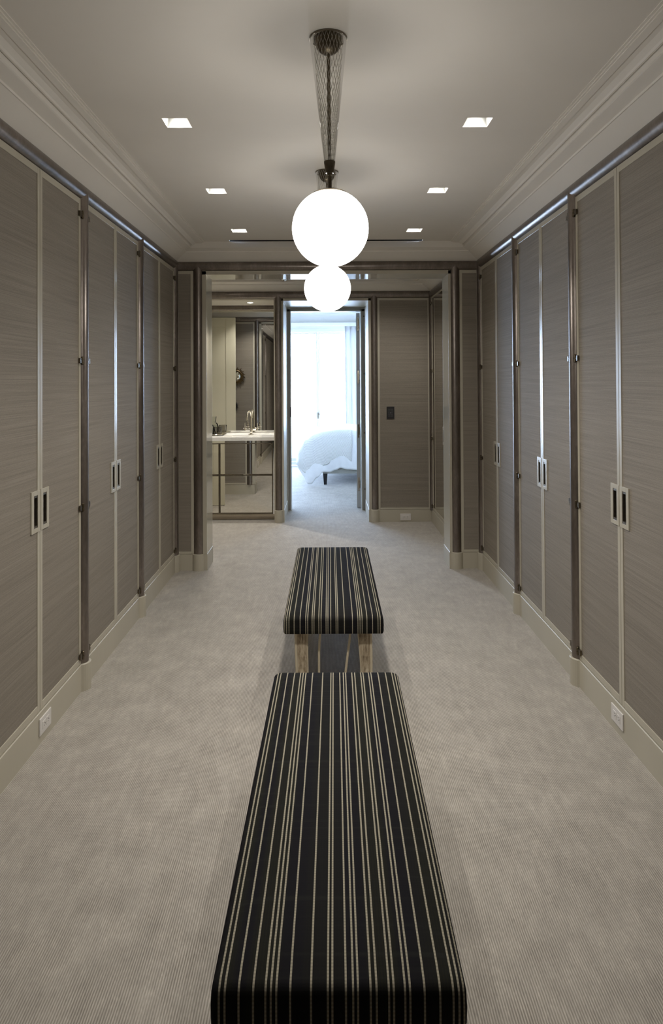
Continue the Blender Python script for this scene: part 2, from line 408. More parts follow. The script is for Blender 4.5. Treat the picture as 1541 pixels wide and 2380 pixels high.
# tube rails under the crown
RS = RZ+0.016
rails = [((-(Wd+PZ), YB, RS), (-(Wd+PZ), D1+PZ, RS), ''),
         ((Wd+PZ, YB, RS), (Wd+PZ, D1+PZ, RS), ''), ((-(Wd+PZ), D1+PZ, RZ), (Wd+PZ, D1+PZ, RZ), ''),
         ((VL, D2+PZ, RZ), (VR+PZ, D2+PZ, RZ), ''), ((VR+PZ, D1b-PZ, RZ), (VR+PZ, D2+PZ, RZ), ''), ((VL, D1b-PZ, RZ), (VR+PZ, D1b-PZ, RZ), '')]
tn = 3
RAILL = ['over the wardrobes on the left wall', 'over the wardrobes on the right wall', 'across the top of the wide opening', 'across the far wall over the bedroom doorway', 'over the mirrored closet', 'on the rear of the opening wall']
for (a, c, _), lb in zip(rails, RAILL):
    b = MB(); n = 6; b.tube([tuple(a[i]+(c[i]-a[i])*k/n for i in range(3)) for k in range(n+1)], PR, 28)
    struct('trim_%d' % tn, b, M['post'], 'dark pewter tube rail '+lb, smooth=True); tn += 1
# half-round posts
posts = [(s*(Wd+PZ), y) for y in POSTY[1:4] for s in (-1, 1)]
posts += [(-(Wd+PZ), D1-0.02), (Wd+PZ, D1-0.02), (PX1, D1+PZ), (PX2, D1+PZ), (PX1, D1b-PZ), (PX2, D1b-PZ), (QX1, D2+PZ), (QX2, D2+PZ), (VR+PZ, D2-0.022)]
POSTL = []
for w_ in ('between the far and middle wardrobes', 'between the middle and nearest wardrobes', 'before the nearest wardrobe'):
    POSTL += [w_+' on the left wall', w_+' on the right wall']
POSTL += ['in the corner at the end of the left wall', 'in the corner at the end of the right wall', 'at the left edge of the wide opening', 'at the right edge of the wide opening',
          'behind the left edge of the wide opening', 'behind the right edge of the wide opening', 'between the vanity and the bedroom doorway', 'between the bedroom doorway and the keypad panel', 'in the corner by the mirrored closet']
for (x, y), lb in zip(posts, POSTL):
    b = MB(); b.lathe([(PR, BH-0.004), (PR, 0.8), (PR, 1.7), (PR, RZ+0.010)], (x, y, 0), 28)
    struct('trim_%d' % tn, b, M['post'], 'dark pewter half-round post '+lb, smooth=True); tn += 1

# baseboards: plan polylines that swell around each post
def arc(cx, cy, r, a0, a1, n=9): return [(cx+r*math.cos(a0+(a1-a0)*k/n), cy+r*math.sin(a0+(a1-a0)*k/n)) for k in range(n+1)]
def baseboard(name, plan, nrm, label, h=BH):
    b = MB()
    N = len(plan); off = []
    for i in range(N):
        t = Vector(plan[min(i+1, N-1)])-Vector(plan[max(i-1, 0)]); off.append(Vector((-t.y, t.x)).normalized()*nrm)
    rows = []
    for d, z in ((0, 0), (0, h-0.003), (0.003, h), (0.05, h)):
        rows.append([(plan[i][0]+off[i].x*d, plan[i][1]+off[i].y*d, z) for i in range(N)])
    b.grid(rows); struct(name, b, M['base'], label)
R2 = PR+0.011; q = math.acos((PZ+0.004)/R2)
def side_plan(s):
    pts = [(s*(Wd-0.004), YB)]
    for y in reversed(POSTY[0:4]):
        for x_, y_ in arc(0, 0, R2, -q, q, 10): pts.append((s*(Wd+PZ-x_), y+y_))
    pts.append((s*(Wd-0.004), D1)); return pts
baseboard('baseboard_left', side_plan(-1), 1, 'cream baseboard under the wardrobe row that swells around each post')
baseboard('baseboard_right', side_plan(1), -1, 'cream baseboard under the wardrobe row that swells around each post')
def end_plan(x0, x1, px, jx, yf, yb):                               # from the corner past the post, then through the reveal
    pts = [(x0, yf-0.004)]
    sg = 1 if x1 > x0 else -1
    for x_, y_ in arc(0, 0, R2, -q, q, 10): pts.append((px+sg*y_, yf+PZ-x_))
    e = jx-sg*0.0; pts += [(e+sg*0.004, yf-0.004), (e+sg*0.004, yb)]; return pts
baseboard('baseboard_end_left', end_plan(-Wd, JL, PX1, JL, D1, D1b+0.004), 1, 'cream baseboard beside the wide opening')
baseboard('baseboard_end_right', end_plan(Wd, JR, PX2, JR, D1, D1b+0.004), -1, 'cream baseboard beside the wide opening')
baseboard('baseboard_far_right', end_plan(VR, RR, QX2, RR, D2, D2b), -1, 'cream baseboard below the grasscloth panel of the far wall')
baseboard('baseboard_far_left', end_plan(-0.586, RL, QX1, RL, D2, D2b), 1, 'cream baseboard block beside the vanity')
baseboard('baseboard_vestibule_right', [(VR-0.004, D1b), (VR-0.004, D2)], -1, 'cream baseboard under the mirrored closet')
baseboard('baseboard_end_rear', [(JL, D1b+0.004), (VL, D1b+0.004)], 1, 'cream baseboard on the rear of the opening wall')

# ------------------------------------------------------------------ wardrobes: pairs of doors between the posts
def wardrobe(name, s, wp, half, yc, label, group, panel, gap=0.040):
    t = thing(name, (s*wp, yc, 0), label, 'wardrobe', group)
    zb, zt = BH+0.003, 2.475
    ST, TB, TT = 0.025, 0.030, 0.030
    P = lambda p: -s*p                                              # protrusion into the room -> local x
    hy0, hy1, hz0, hz1 = 0.027, 0.066, 0.936, 1.074
    b = MB(); b.box(P(-0.07), P(-0.035), -half+0.01, half-0.01, 0.02, 2.455); link('carcass', b, M['dark'], t)
    for j in (-1, 1):
        e0, e1 = 0.0015, half-gap
        bx = lambda mb, u0, u1, v0, v1, p0, p1: mb.box(P(p0), P(p1), j*u0, j*u1, v0, v1)
        fr = MB(); bx(fr, e0, ST, zb, zt, -0.025, 0); bx(fr, e1-ST, e1, zb, zt, -0.025, 0); bx(fr, ST, e1-ST, zb, zb+TB, -0.025, 0); bx(fr, ST, e1-ST, zt-TT, zt, -0.025, 0)
        d = link('door', fr, M['cream'], t, bevel=0.0012)
        pn = MB(); bx(pn, ST, e1-ST, zb+TB, hz0-0.002, -0.02, -0.0035); bx(pn, ST, e1-ST, hz1+0.002, zt-TT, -0.02, -0.0035); bx(pn, hy1+0.002, e1-ST, hz0-0.002, hz1+0.002, -0.02, -0.0035)
        link('door_panel', pn, panel, d)
        pp = MB(); bx(pp, 0.005, hy0, 0.917, 1.093, -0.004, 0.0025); bx(pp, hy1, 0.089, 0.917, 1.093, -0.004, 0.0025); bx(pp, hy0, hy1, 0.917, hz0, -0.004, 0.0025); bx(pp, hy0, hy1, hz1, 1.093, -0.004, 0.0025)
        link('pull_plate', pp, M['cream'], d, bevel=0.0008)
        rc = MB(); th = 0.005
        bx(rc, hy0, hy0+th, hz0, hz1, -0.03, 0.001); bx(rc, hy1-th, hy1, hz0, hz1, -0.03, 0.001); bx(rc, hy0+th, hy1-th, hz0, hz0+th*2, -0.03, 0.001); bx(rc, hy0+th, hy1-th, hz1-th*2, hz1, -0.03, 0.001)
        link('pull_liner', rc, M['bronze'], d, label='dark bronze liner of the recessed pull')
        rb = MB(); bx(rb, hy0+th, hy1-th, hz0+0.01, hz1-0.01, -0.03, -0.022); link('pull_recess', rb, M['dark'], d, label='black recess of the door pull')
        for hz in (0.19, 0.925, 1.66, 2.395):
            h = MB(); bx(h, e1-0.030, e1+0.003, hz-0.013, hz+0.013, 0, 0.009)
            c = (P(0.008), j*(e1+0.004), 0); h.lathe([(0.003, hz-0.021), (0.0075, hz-0.018), (0.0075, hz-0.002), (0.005, hz-0.001), (0.005, hz+0.001), (0.0075, hz+0.002), (0.0075, hz+0.018), (0.003, hz+0.021)], c, 10)
            bx(h, e1+0.004, e1+0.020, hz-0.011, hz+0.011, 0.000, 0.013)
            link('hinge', h, M['brass'], d, smooth=False, label='dark brass knuckle hinge')
    return t
ybay = [D1-0.02-(k+0.5)*BAY for k in range(3)]                      # far, middle, near
gl, gr = 'wardrobes along the wall with the vanity', 'wardrobes along the wall facing the vanity side'
for s, side, opp in ((-1, 'left', ''), (1, 'right', '')):
    g = 'grasscloth wardrobes on the %s wall' % side
    t = wardrobe('wardrobe', s, Wd, BAY/2, ybay[0], 'taupe grasscloth double-door wardrobe in the %s corner beside the wide opening' % side, g, M['grass'])
    dup(t, (s*Wd, ybay[1], 0), 0, 'taupe grasscloth double-door wardrobe in the middle of the %s wall, between two posts' % side)
    dup(t, (s*Wd, ybay[2], 0), 0, 'nearest grasscloth double-door wardrobe on the %s wall, above the baseboard outlet' % side)
wardrobe('mirrored_closet', 1, VR, (D2-0.022-D1b)/2, (D2-0.022+D1b)/2, 'cream-framed mirrored closet doors just inside the opening, by the light keypad', None, M['amirror'])

# ------------------------------------------------------------------ downlights
spot = bpy.data.lights.new('downlight_beam', 'SPOT'); spot.energy = SPOT_W; spot.color = WARM; spot.spot_size = 1.95; spot.spot_blend = 0.9; spot.shadow_soft_size = 0.022
def downlight(x, y, label, z=ZC):
    t = thing('downlight', (x, y, z), label, 'downlight', 'square recessed ceiling downlights')
    b = MB(); a, c, h = LS, 0.034, 0.10
    b.grid([[(-r, -r, zz), (r, -r, zz), (r, r, zz), (-r, r, zz)] for r, zz in ((a, 0.0), (a, 0.004), (c, h))], True, False, True)
    link('reflector', b, M['refl'], t)
    l = MB(); l.lathe([(0.0, 0.0), (0.022, 0.0), (0.022, 0.006), (0.0, 0.006)], (0, 0, h-0.012), 16); link('lens', l, M['lens'], t)
    lo = bpy.data.objects.new('downlight_beam', spot); COL.objects.link(lo); lo.parent = t; lo.location = (0, 0, h-0.02)
    return t
ord_ = ['nearest the black vent slot', 'in the middle row', 'level with the near mesh cone']
for i, (x, y) in enumerate(LIGHTS[:6]):
    downlight(x, y, 'square downlight %s, %s of the pendants' % (ord_[i//2], 'left' if x < 0 else 'right'))
# one more row added for its light, above the camera's view, continuing the grid
for x, y in LIGHTS[6:]: downlight(x, y, 'added square recessed downlight overhead, unseen above the near bench, on the %s' % ('left' if x < 0 else 'right'))

vspot = spot.copy(); vspot.name = 'vanity_beam'; vspot.energy = VANITY_W
def vestibule_light(x, y, label, zc=ZC):
    t = thing('round_downlight', (x, y, zc-0.004), label, 'downlight', 'small round downlights above the vanity')
    b = MB(); b.lathe([(0.034, 0.004), (0.044, 0.0), (0.046, 0.004)], (0, 0, 0), 24); link('ring', b, M['white'], t, smooth=True)
    l = MB(); l.lathe([(0.0, 0.001), (0.033, 0.001)], (0, 0, 0), 20); link('lens', l, M['lens'], t)
    lo = bpy.data.objects.new('vanity_beam', vspot); COL.objects.link(lo); lo.parent = t; lo.location = (0, 0, -0.03)
    return lo
nl = vestibule_light(-0.95, 7.85, 'small round downlight in the low ceiling over the basin', 2.53); nl.data = vspot.copy(); nl.data.energy = VANITY_W*2.2
vestibule_light(-1.06, 7.02, 'small round downlight added before the vanity, hidden above the rail')  # unseen lamp, added to brighten the open door in the mirror
vestibule_light(-1.06, 6.30, 'small round downlight between the open door and the opening wall')
kl = vestibule_light(0.60, 6.65, 'small round downlight added unseen in the small room, before the keypad panel'); kl.data = vspot.copy(); kl.data.energy = VANITY_W*0.8; kl.data.spot_size = 2.5  # unseen lamp, added to brighten the panel with the keypad

# vent slot
t = thing('slot_vent', (-0.0115, 5.415, ZC), 'long thin black slot vent in the ceiling behind the globes', 'vent')
b = MB(); b.box(-0.7685, 0.7685, -0.0255, 0.0255, 0.03, 0.04); b.box(-0.7685, 0.7685, -0.0265, -0.025, 0, 0.03); b.box(-0.7685, 0.7685, 0.025, 0.0265, 0, 0.03); link('slot_trough', b, M['dark'], t)

# ------------------------------------------------------------------ globe pendants
bulb = bpy.data.lights.new('bulb', 'POINT'); bulb.energy = BULB_W; bulb.color = (1.0, 0.965, 0.905); bulb.shadow_soft_size = 0.03
dbulb = bpy.data.lights.new('bulb_beam', 'SPOT'); dbulb.energy = DOWN_W; dbulb.color = (1.0, 0.965, 0.905); dbulb.shadow_soft_size = 0.05; dbulb.spot_size = 2.9; dbulb.spot_blend = 1.0
def pendant(x, y, label):
    t = thing('globe_pendant', (x, y, ZC), label, 'pendant lamp', 'opal globe pendants')
    b = MB(); b.lathe([(0.047, 0.0)]+[(0.047*math.cos(a), -0.056*math.sin(a)) for a in [k*PI/2/8 for k in range(1, 8)]]+[(0.006, -0.0565)], seg=28); link('canopy_dome', b, M['brass'], t, smooth=True)
    zt, zb, rt, rb = -0.004, -0.410, 0.0605, 0.0175
    b = MB(); b.lathe([(rt, zt), (rb, zb)], seg=40); b.f = [f for f in b.f if len(f) == 4]; link('glass_cone', b, M['cone'], t, smooth=True)
    b = MB(); b.lathe([(rt-0.002, zt+0.003), (rt+0.0015, zt+0.003), (rt+0.0015, zt-0.002), (rt-0.002, zt-0.002), (rt-0.002, zt+0.003)], seg=40); b.f = [f for f in b.f if len(f) == 4]; link('cone_rim', b, M['bronze'], t)
    b = MB(); NH, K = 30, 22
    for d in (-1, 1):
        for i in range(NH):
            path = []
            for k in range(K+1):
                u = k/K; r = rt+(rb-rt)*u - 0.001; a = 2*PI*i/NH + d*u*2.2
                path.append((r*math.cos(a), r*math.sin(a), zt+(zb-zt)*u))
            b.tube(path, 0.00058, 3, False)
    tag(link('wire_mesh', b, M['wire'], t), kind='stuff')
    b = MB(); b.lathe([(0.0058, -0.05), (0.0058, -0.44)], seg=12); link('stem', b, M['brass'], t, smooth=True)
    b = MB(); b.lathe([(0.0, -0.405), (0.0185, -0.405), (0.0185, -0.409), (0.0135, -0.443), (0.0, -0.443)], seg=20); link('ferrule', b, M['brass'], t, smooth=True)
    b = MB(); b.lathe([(0.0, -0.443), (0.009, -0.443), (0.009, -0.450), (0.0062, -0.452), (0.0062, -0.505), (0.0, -0.505)], seg=14); link('lower_stem', b, M['brass'], t, smooth=True)
    R = 0.1245; zc = -0.623
    b = MB(); b.lathe([(0.006, zc+R+0.004), (0.03, zc+R+0.001)]+[((R+0.003)*math.sin(a), zc+(R+0.003)*math.cos(a)) for a in (0.30, 0.37, 0.44)]+[((R)*math.sin(0.44), zc+(R)*math.cos(0.44))], seg=32); link('globe_cap', b, M['brass'], t, smooth=True)
    b = MB(); n = 24; b.lathe([(R*math.sin(PI*k/n), zc+R*math.cos(PI*k/n)) for k in range(n+1)], seg=40); link('globe', b, M['globe'], t, smooth=True, label='lit white opal glass globe')
    bo = bpy.data.objects.new('bulb', bulb); COL.objects.link(bo); bo.parent = t; bo.location = (0, 0, zc)
    do = bpy.data.objects.new('bulb_beam', dbulb); COL.objects.link(do); do.parent = t; do.location = (0, 0, zc+0.02)
    return t
p1 = pendant(-0.006, 2.214, 'nearer opal globe pendant hanging from a wire-mesh glass cone')
p1.rotation_euler = (0, -0.006, 0)
p2 = dup(p1, (-0.008, 3.64, ZC), 0, 'farther opal globe pendant half hidden below the nearer globe'); p2.rotation_euler = (0, 0, 0)

# ------------------------------------------------------------------ benches
BL = 1.355; BT = 0.460; BB = 0.372
def cushion_mesh():
    b = MB(); hx, hy = BW/2, BL/2
    def ring(ix, z, r):
        x, y = hx-ix, hy-ix; pts = []
        for cx, cy, a0 in ((x-r, y-r, 0), (-(x-r), y-r, PI/2), (-(x-r), -(y-r), PI), (x-r, -(y-r), 3*PI/2)):
            for k in range(5): a = a0+k*PI/8; pts.append((cx+r*math.cos(a), cy+r*math.sin(a), z))
        return pts
    rings = [ring(0.004, BB, 0.010), ring(0.001, BB+0.008, 0.012), ring(0.0, BB+0.035, 0.014), ring(0.001, BT-0.028, 0.016)]
    for k in range(1, 6):
        a = k*PI/2/5; rings.append(ring(0.001+0.020*(1-math.cos(a)), BT-0.028+0.020*math.sin(a), 0.02))
    rings += [ring(0.045, BT-0.004, 0.02), ring(0.09, BT-0.001, 0.02), ring(0.15, BT, 0.02), ring(0.22, BT, 0.01)]
    b.grid(rings, True, True, True); return b
def wavy(pts, r, seg=8): return MB().tube(pts, r, seg)
def make_bench(label):
    t = thing('bench', (0, 0, 0), label, 'bench', 'striped upholstered benches')
    link('cushion', cushion_mesh(), M['stripe'], t, smooth=True)
    for sy in (-1, 1):
        for sx in (-1, 1):
            b = MB(); rows = []
            for k in range(13):                                     # bark-faced slab, a little wavy
                u = k/12; z = BB+0.002-(BB+0.002-FZ)*u; wv = 0.004*math.sin(5*u+sx)
                x0, x1 = 0.120+wv+0.012*u, 0.172+wv*0.5-0.004*u
                y0, y1 = BL/2-0.085, BL/2-0.045+0.004*math.sin(7*u)
                rows.append([(sx*x0, sy*y0, z), (sx*x1, sy*y0, z), (sx*x1, sy*y1, z), (sx*(x0+x1)/2, sy*(y1+0.005+0.004*math.sin(23*u)), z), (sx*x0, sy*y1, z)])
            b.grid(rows, True, True, True); lg = link('leg', b, M['bark'], t, label='carved wooden leg with a bark-like face')
            e = wavy([(sx*(0.177+0.002*math.sin(5*k/12+sx)-0.004*k/12), sy*(BL/2-0.045), BB-(BB-FZ)*k/12) for k in range(13)], 0.0065)
            link('leg_edge', e, M['wood'], lg, smooth=True)
            e = wavy([(sx*(0.119+0.004*math.sin(5*k/12+sx)+0.011*k/12), sy*(BL/2-0.05), BB-(BB-FZ)*k/12) for k in range(13)], 0.004)
            link('leg_edge', e, M['wood'], lg, smooth=True)
        tw = [[(-0.062, 1), (-0.067, 0.85), (-0.070, 0.7), (-0.070, 0.5), (-0.071, 0.3), (-0.069, 0.0)], [(0.082, 1), (0.076, 0.85), (0.066, 0.65), (0.057, 0.45), (0.050, 0.25), (0.046, 0.0)]]
        for path in tw:
            e = wavy([(x*(1 if sy < 0 else -1), sy*(BL/2-0.07), FZ+(BB-FZ)*u) for x, u in path], 0.0058)
            link('branch_leg', e, M['wood'], t, smooth=True)
    return t
bn = make_bench('near long bench in dark striped fabric, its front cut by the frame')
bn.location = (0.006, 1.250+BL/2, 0); bn.rotation_euler = (0, 0, -0.012)
dup(bn, (0.015, 3.195+BL/2, 0), PI-0.006, 'far dark striped bench under the globes, its branch-like legs visible')
# the cushion end that faces the camera must carry the same legs on both ends, so the turned copy needs nothing else

# ------------------------------------------------------------------ outlets and keypad
def outlet(label, mat_rows):                                        # local: plate in x-z, facing -y
    t = thing('outlet', (0, 0, 0), label, 'outlet', 'white duplex outlets in the baseboards')
    b = MB(); b.box(-0.0585, 0.0585, -0.006, 0.0, -0.036, 0.036); pl_ = link('cover_plate', b, M['plate'], t, bevel=0.002)
    for sx in (-1, 1):
        b = MB(); b.box(sx*0.0195-0.0155, sx*0.0195+0.0155, -0.0075, -0.005, -0.0165, 0.0165); f = link('socket_face', b, M['plate'], t, bevel=0.0012)
        b = MB(); c = sx*0.0195
        b.box(c-0.004, c+0.004, -0.0079, -0.0074, 0.005, 0.0067); b.box(c-0.004, c+0.004, -0.0079, -0.0074, -0.0067, -0.005); b.box(c+0.007, c+0.011, -0.0079, -0.0074, -0.002, 0.002); link('socket_slots', b, M['dark'], f)
    b = MB(); b.box(-0.002, 0.002, -0.0068, -0.0058, -0.002, 0.002); link('screw', b, M['chrome'], t)
    return t
o1 = outlet('white duplex outlet in the baseboard under the left wardrobe row', None); o1.location = (-(Wd-0.004), 2.98, 0.086); o1.rotation_euler = (0, 0, PI/2)
dup(o1, (Wd-0.004, 2.975, 0.086), -PI/2, 'white duplex outlet in the baseboard under the right wardrobe row')
dup(o1, (0.845, D2-0.004, 0.064), 0, 'white duplex outlet in the far baseboard below the keypad panel')
t = thing('keypad', (0.687, D2-0.003, 1.2035), 'small black lighting keypad on the far grasscloth panel', 'switch')
b = MB(); b.box(-0.042, 0.042, -0.008, 0, -0.0665, 0.0665); link('keypad_plate', b, M['key'], t, bevel=0.002)
for r in range(5):
    for c in range(2):
        b = MB(); b.box(-0.026+c*0.028, -0.002+c*0.028, -0.0105, -0.007, 0.036-r*0.0185-0.007, 0.036-r*0.0185+0.007); link('button', b, M['keyb'], t, bevel=0.001)
b = MB(); b.box(-0.0015, 0.0015, -0.0108, -0.0075, -0.003, 0.0); link('indicator_light', b, emit('indicator', (1, 1, 1), 1.0), t)

# ------------------------------------------------------------------ vanity niche
NX0, NX1, YV = VL, -0.589, 7.62
t = thing('vanity_cabinet', ((NX0+NX1)/2, YV, 0), 'mirror-fronted vanity cabinet with four framed drawers below the marble top', 'cabinet')
O = t.location
b = MB(); b.box(NX0, NX1, YV+0.02, 8.15, 0.075, 0.895); link('carcass', b, M['champ'], t, off=O)
b = MB(); b.box(NX0, NX1, YV+0.03, 8.15, 0.0, 0.045); b.box(NX0, NX1, YV+0.004, 8.15, 0.045, 0.078); link('plinth', b, M['champ'], t, off=O, bevel=0.002)
b = MB(); b.box(NX0, NX1, YV+0.002, YV+0.02, 0.868, 0.895); b.box(-0.612, NX1, YV+0.002, YV+0.02, 0.078, 0.868); link('face_frame', b, M['mirror'], t, off=O)
for cx0, cx1 in ((-1.205, -0.614), (-1.80, -1.209)):
    for z0, z1 in ((0.086, 0.511), (0.515, 0.866)):
        b = MB(); b.frame(cx0, cx1, z0, z1, 0.010, 0.010, 0.010, lambda u0, u1, v0, v1: b.box(u0, u1, YV-0.004, YV+0.018, v0, v1))
        d = link('drawer', b, M['bronze'], t, off=O, bevel=0.003)
        b = MB(); b.box(cx0+0.010, cx1-0.010, YV+0.001, YV+0.016, z0+0.010, z1-0.010); link('mirror_face', b, M['amirror'], d, off=O)
        b = MB(); m_ = (cx0+cx1)/2; b.box(m_-0.03, m_+0.03, YV-0.012, YV-0.004, z1-0.010, z1-0.004) if z0 < 0.2 else b.box(m_-0.03, m_+0.03, YV-0.012, YV-0.004, z0+0.002, z0+0.008)
        link('pull_tab', b, M['chrome'], d, off=O, bevel=0.001)
b = MB(); b.box(NX0, -1.804, YV, YV+0.02, 0.086, 0.866); link('filler_panel', b, M['amirror'], t, off=O)
# marble top with a basin cut-out
ZT = 0.932; SX0, SX1, SY0, SY1 = -1.09, -0.76, 7.70, 7.90
t = thing('marble_worktop', ((NX0+NX1)/2, 7.6, 0.895), 'white veined marble vanity top with a sunk rectangular basin', 'countertop')
O = t.location
b = MB()
for x0, x1, y0, y1 in ((NX0, SX0, 7.6, 8.15), (SX1, NX1, 7.6, 8.15), (SX0, SX1, 7.6, SY0), (SX0, SX1, SY1, 8.15)): b.box(x0, x1, y0, y1, 0.895, ZT)
b.box(NX0, NX1, 8.135, 8.15, ZT, ZT+0.012)
link('marble_slab', b, M['marble'], t, off=O)
b = MB(); b.grid([[(SX0-i, SY0-i, z), (SX1+i, SY0-i, z), (SX1+i, SY1+i, z), (SX0-i, SY1+i, z)] for i, z in ((0.0, ZT-0.012), (-0.004, 0.905), (-0.03, 0.896))], True, False, True); link('basin', b, M['basin'], t, off=O, label='white sunk basin')
# mirror over the counter
t = thing('vanity_mirror', ((NX0+NX1)/2, 8.15, ZT+0.012), 'large wall mirror above the marble vanity top', 'mirror'); O = t.location
b = MB(); b.box(NX0, NX1, 8.150, 8.158, ZT+0.014, 2.525); link('mirror_sheet', b, M['mirror'], t, off=O)
b = MB(); b.box(NX0, NX1, 8.140, 8.158, ZT+0.012, ZT+0.0145); link('lower_channel', b, M['bronze'], t, off=O)
# bridge faucet
t = thing('bridge_faucet', (-0.895, 8.0, ZT+0.0005), 'polished nickel bridge faucet with a tall gooseneck on the vanity top', 'faucet')
b = MB(); b.lathe([(0.0, 0), (0.032, 0), (0.032, 0.005), (0.014, 0.012), (0.011, 0.02), (0.017, 0.035), (0.012, 0.05), (0.0, 0.052)], seg=20); link('base', b, M['chrome'], t, smooth=True)
b = MB(); b.tube([(-0.085, 0, 0.056), (0, 0, 0.056), (0.085, 0, 0.056)], 0.007, 12); b.lathe([(0.0, 0.04), (0.016, 0.045), (0.016, 0.07), (0.0, 0.075)], seg=16); link('bridge', b, M['chrome'], t, smooth=True)
b = MB(); pth = [(0, 0, 0.07), (0, 0, 0.13), (0, 0, 0.21)]+[(-0.028*(1-math.cos(a))*0.6, -0.055*(1-math.cos(a)), 0.21+0.065*math.sin(a)) for a in [k*PI/8 for k in range(1, 9)]]+[(-0.034, -0.11, 0.185)]
b.tube(pth, 0.0095, 12); b.lathe([(0.0, 0), (0.013, 0), (0.013, 0.012), (0.0, 0.014)], (-0.034, -0.11, 0.172), 14); link('gooseneck_spout', b, M['chrome'], t, smooth=True)
for sx in (-1, 1):
    b = MB(); b.lathe([(0.0, 0.045), (0.013, 0.048), (0.013, 0.066), (0.008, 0.072), (0.0055, 0.078), (0.0055, 0.135), (0.0, 0.138)], (sx*0.072, 0, 0), 14); b.tube([(sx*0.072-0.02, 0, 0.075), (sx*0.072+0.02, 0, 0.075)], 0.004, 8); link('lever_handle', b, M['chrome'], t, smooth=True)
# tray, tumbler, carafe
TX, TY = -1.33, 7.98
b = MB(); b.lathe([(0.0, 0.0), (0.120, 0.0), (0.150, 0.012), (0.152, 0.014), (0.150, 0.016), (0.122, 0.005), (0.0, 0.005)], seg=40)
link('round_tray', b, M['chrome'], smooth=True, off=(0, 0, 0), label='round silver tray on the vanity top', cat='tray').location = (TX, TY, ZT+0.0008)
b = MB(); b.lathe([(0.0, 0.0), (0.040, 0.0), (0.046, 0.088), (0.043, 0.088), (0.037, 0.006), (0.0, 0.006)], seg=28)
link('tumbler', b, M['smoke'], smooth=True, off=(0, 0, 0), label='smoky grey glass tumbler on the silver tray', cat='cup').location = (-1.275, 7.965, ZT+0.0065)
t = thing('carafe', (-1.385, 7.99, ZT+0.0075), 'clear glass water carafe on the silver tray, seen in the mirror', 'carafe')
b = MB(); b.lathe([(0.0, 0.0), (0.056, 0.0), (0.062, 0.015), (0.062, 0.075), (0.050, 0.105), (0.028, 0.122), (0.026, 0.13), (0.036, 0.19), (0.034, 0.19), (0.024, 0.13), (0.048, 0.102), (0.059, 0.075), (0.059, 0.016), (0.0, 0.006)], seg=32); link('carafe_body', b, M['clear'], t, smooth=True)
b = MB(); b.lathe([(0.0, 0.008), (0.057, 0.016), (0.057, 0.072), (0.048, 0.092), (0.0, 0.092)], seg=28); link('water', b, make_glass_film('water', (0.85, 0.86, 0.86), 1.2), t, smooth=True)

# ceiling fitting near the crown of the small room
t = thing('ceiling_detector', (-0.455, 7.235, ZC), 'small dark round ceiling detector with a chrome face beyond the opening', 'detector')
b = MB(); b.lathe([(0.06, 0.0), (0.062, -0.02), (0.052, -0.036), (0.0, -0.040)], seg=24); link('housing', b, M['key'], t, smooth=True)
b = MB(); b.lathe([(0.035, -0.034), (0.035, -0.046), (0.02, -0.055), (0.0, -0.057)], seg=20); link('sensor_dome', b, M['chrome'], t, smooth=True)

# things seen in the vanity mirror: an open door and two sunburst mirrors on the rear of the opening wall
t = thing('door_2', (-2.09, 6.70, FZ), 'cream panelled door standing open, seen in the vanity mirror', 'door')
O = t.location
x0, x1, z0, z1 = -2.088, -1.285, FZ+0.004, 2.452
b = MB(); b.frame(x0, x1, z0, z1, 0.135, 0.22, 0.135, lambda u0, u1, v0, v1: b.box(u0, u1, 6.68, 6.72, v0, v1)); link('door_frame', b, M['door'], t, off=O, bevel=0.002)
b = MB(); b.box(x0+0.135, x1-0.135, 6.687, 6.713, z0+0.22, z1-0.135); link('door_panel', b, M['door'], t, off=O)
def sunburst(x, z, R, n, mat_, label):
    t = thing('sunburst_mirror', (x, D1b+0.004, z), label, 'mirror', 'sunburst mirrors')
    r0 = R*0.55; b = MB()
    b.lathe([(r0*0.92, 0.0), (r0*1.12, -0.012), (r0*1.2, -0.02), (r0*1.05, -0.03), (r0*0.92, -0.02)], seg=32, axis='y'); link('rim', b, mat_, t, smooth=True)
    b = MB(); b.lathe([(r0*math.sin(k*0.16), -0.012-0.35*r0*(math.cos(k*0.16)-0.3)) for k in range(0, 10)], seg=28, axis='y'); link('convex_mirror', b, M['mirror'], t, smooth=True)
    for k in range(n):
        a = 2*PI*k/n; L = R*(1.0 if k % 2 else 0.86); c, s_ = math.cos(a), math.sin(a); w = r0*0.16
        bb = MB(); p = [(r0*1.1*c-w*s_, 0.008, r0*1.1*s_+w*c), (r0*1.1*c+w*s_, 0.008, r0*1.1*s_-w*c), (L*c, 0.012, L*s_)]
        q_ = [(a_, y_+0.014, z_) for a_, y_, z_ in p]; bb.v = p+q_; bb.f = [(0, 2, 1), (3, 4, 5), (0, 1, 4, 3), (1, 2, 5, 4), (2, 0, 3, 5)]
        link('ray', bb, mat_, t)
    return t
sunburst(-1.385, 1.635, 0.15, 32, M['gilt'], 'dark gilt sunburst mirror with a convex glass, upper of two on the rear wall')
sunburst(-1.425, 1.19, 0.085, 18, M['black'], 'small black sunburst mirror hanging below the gilt one')

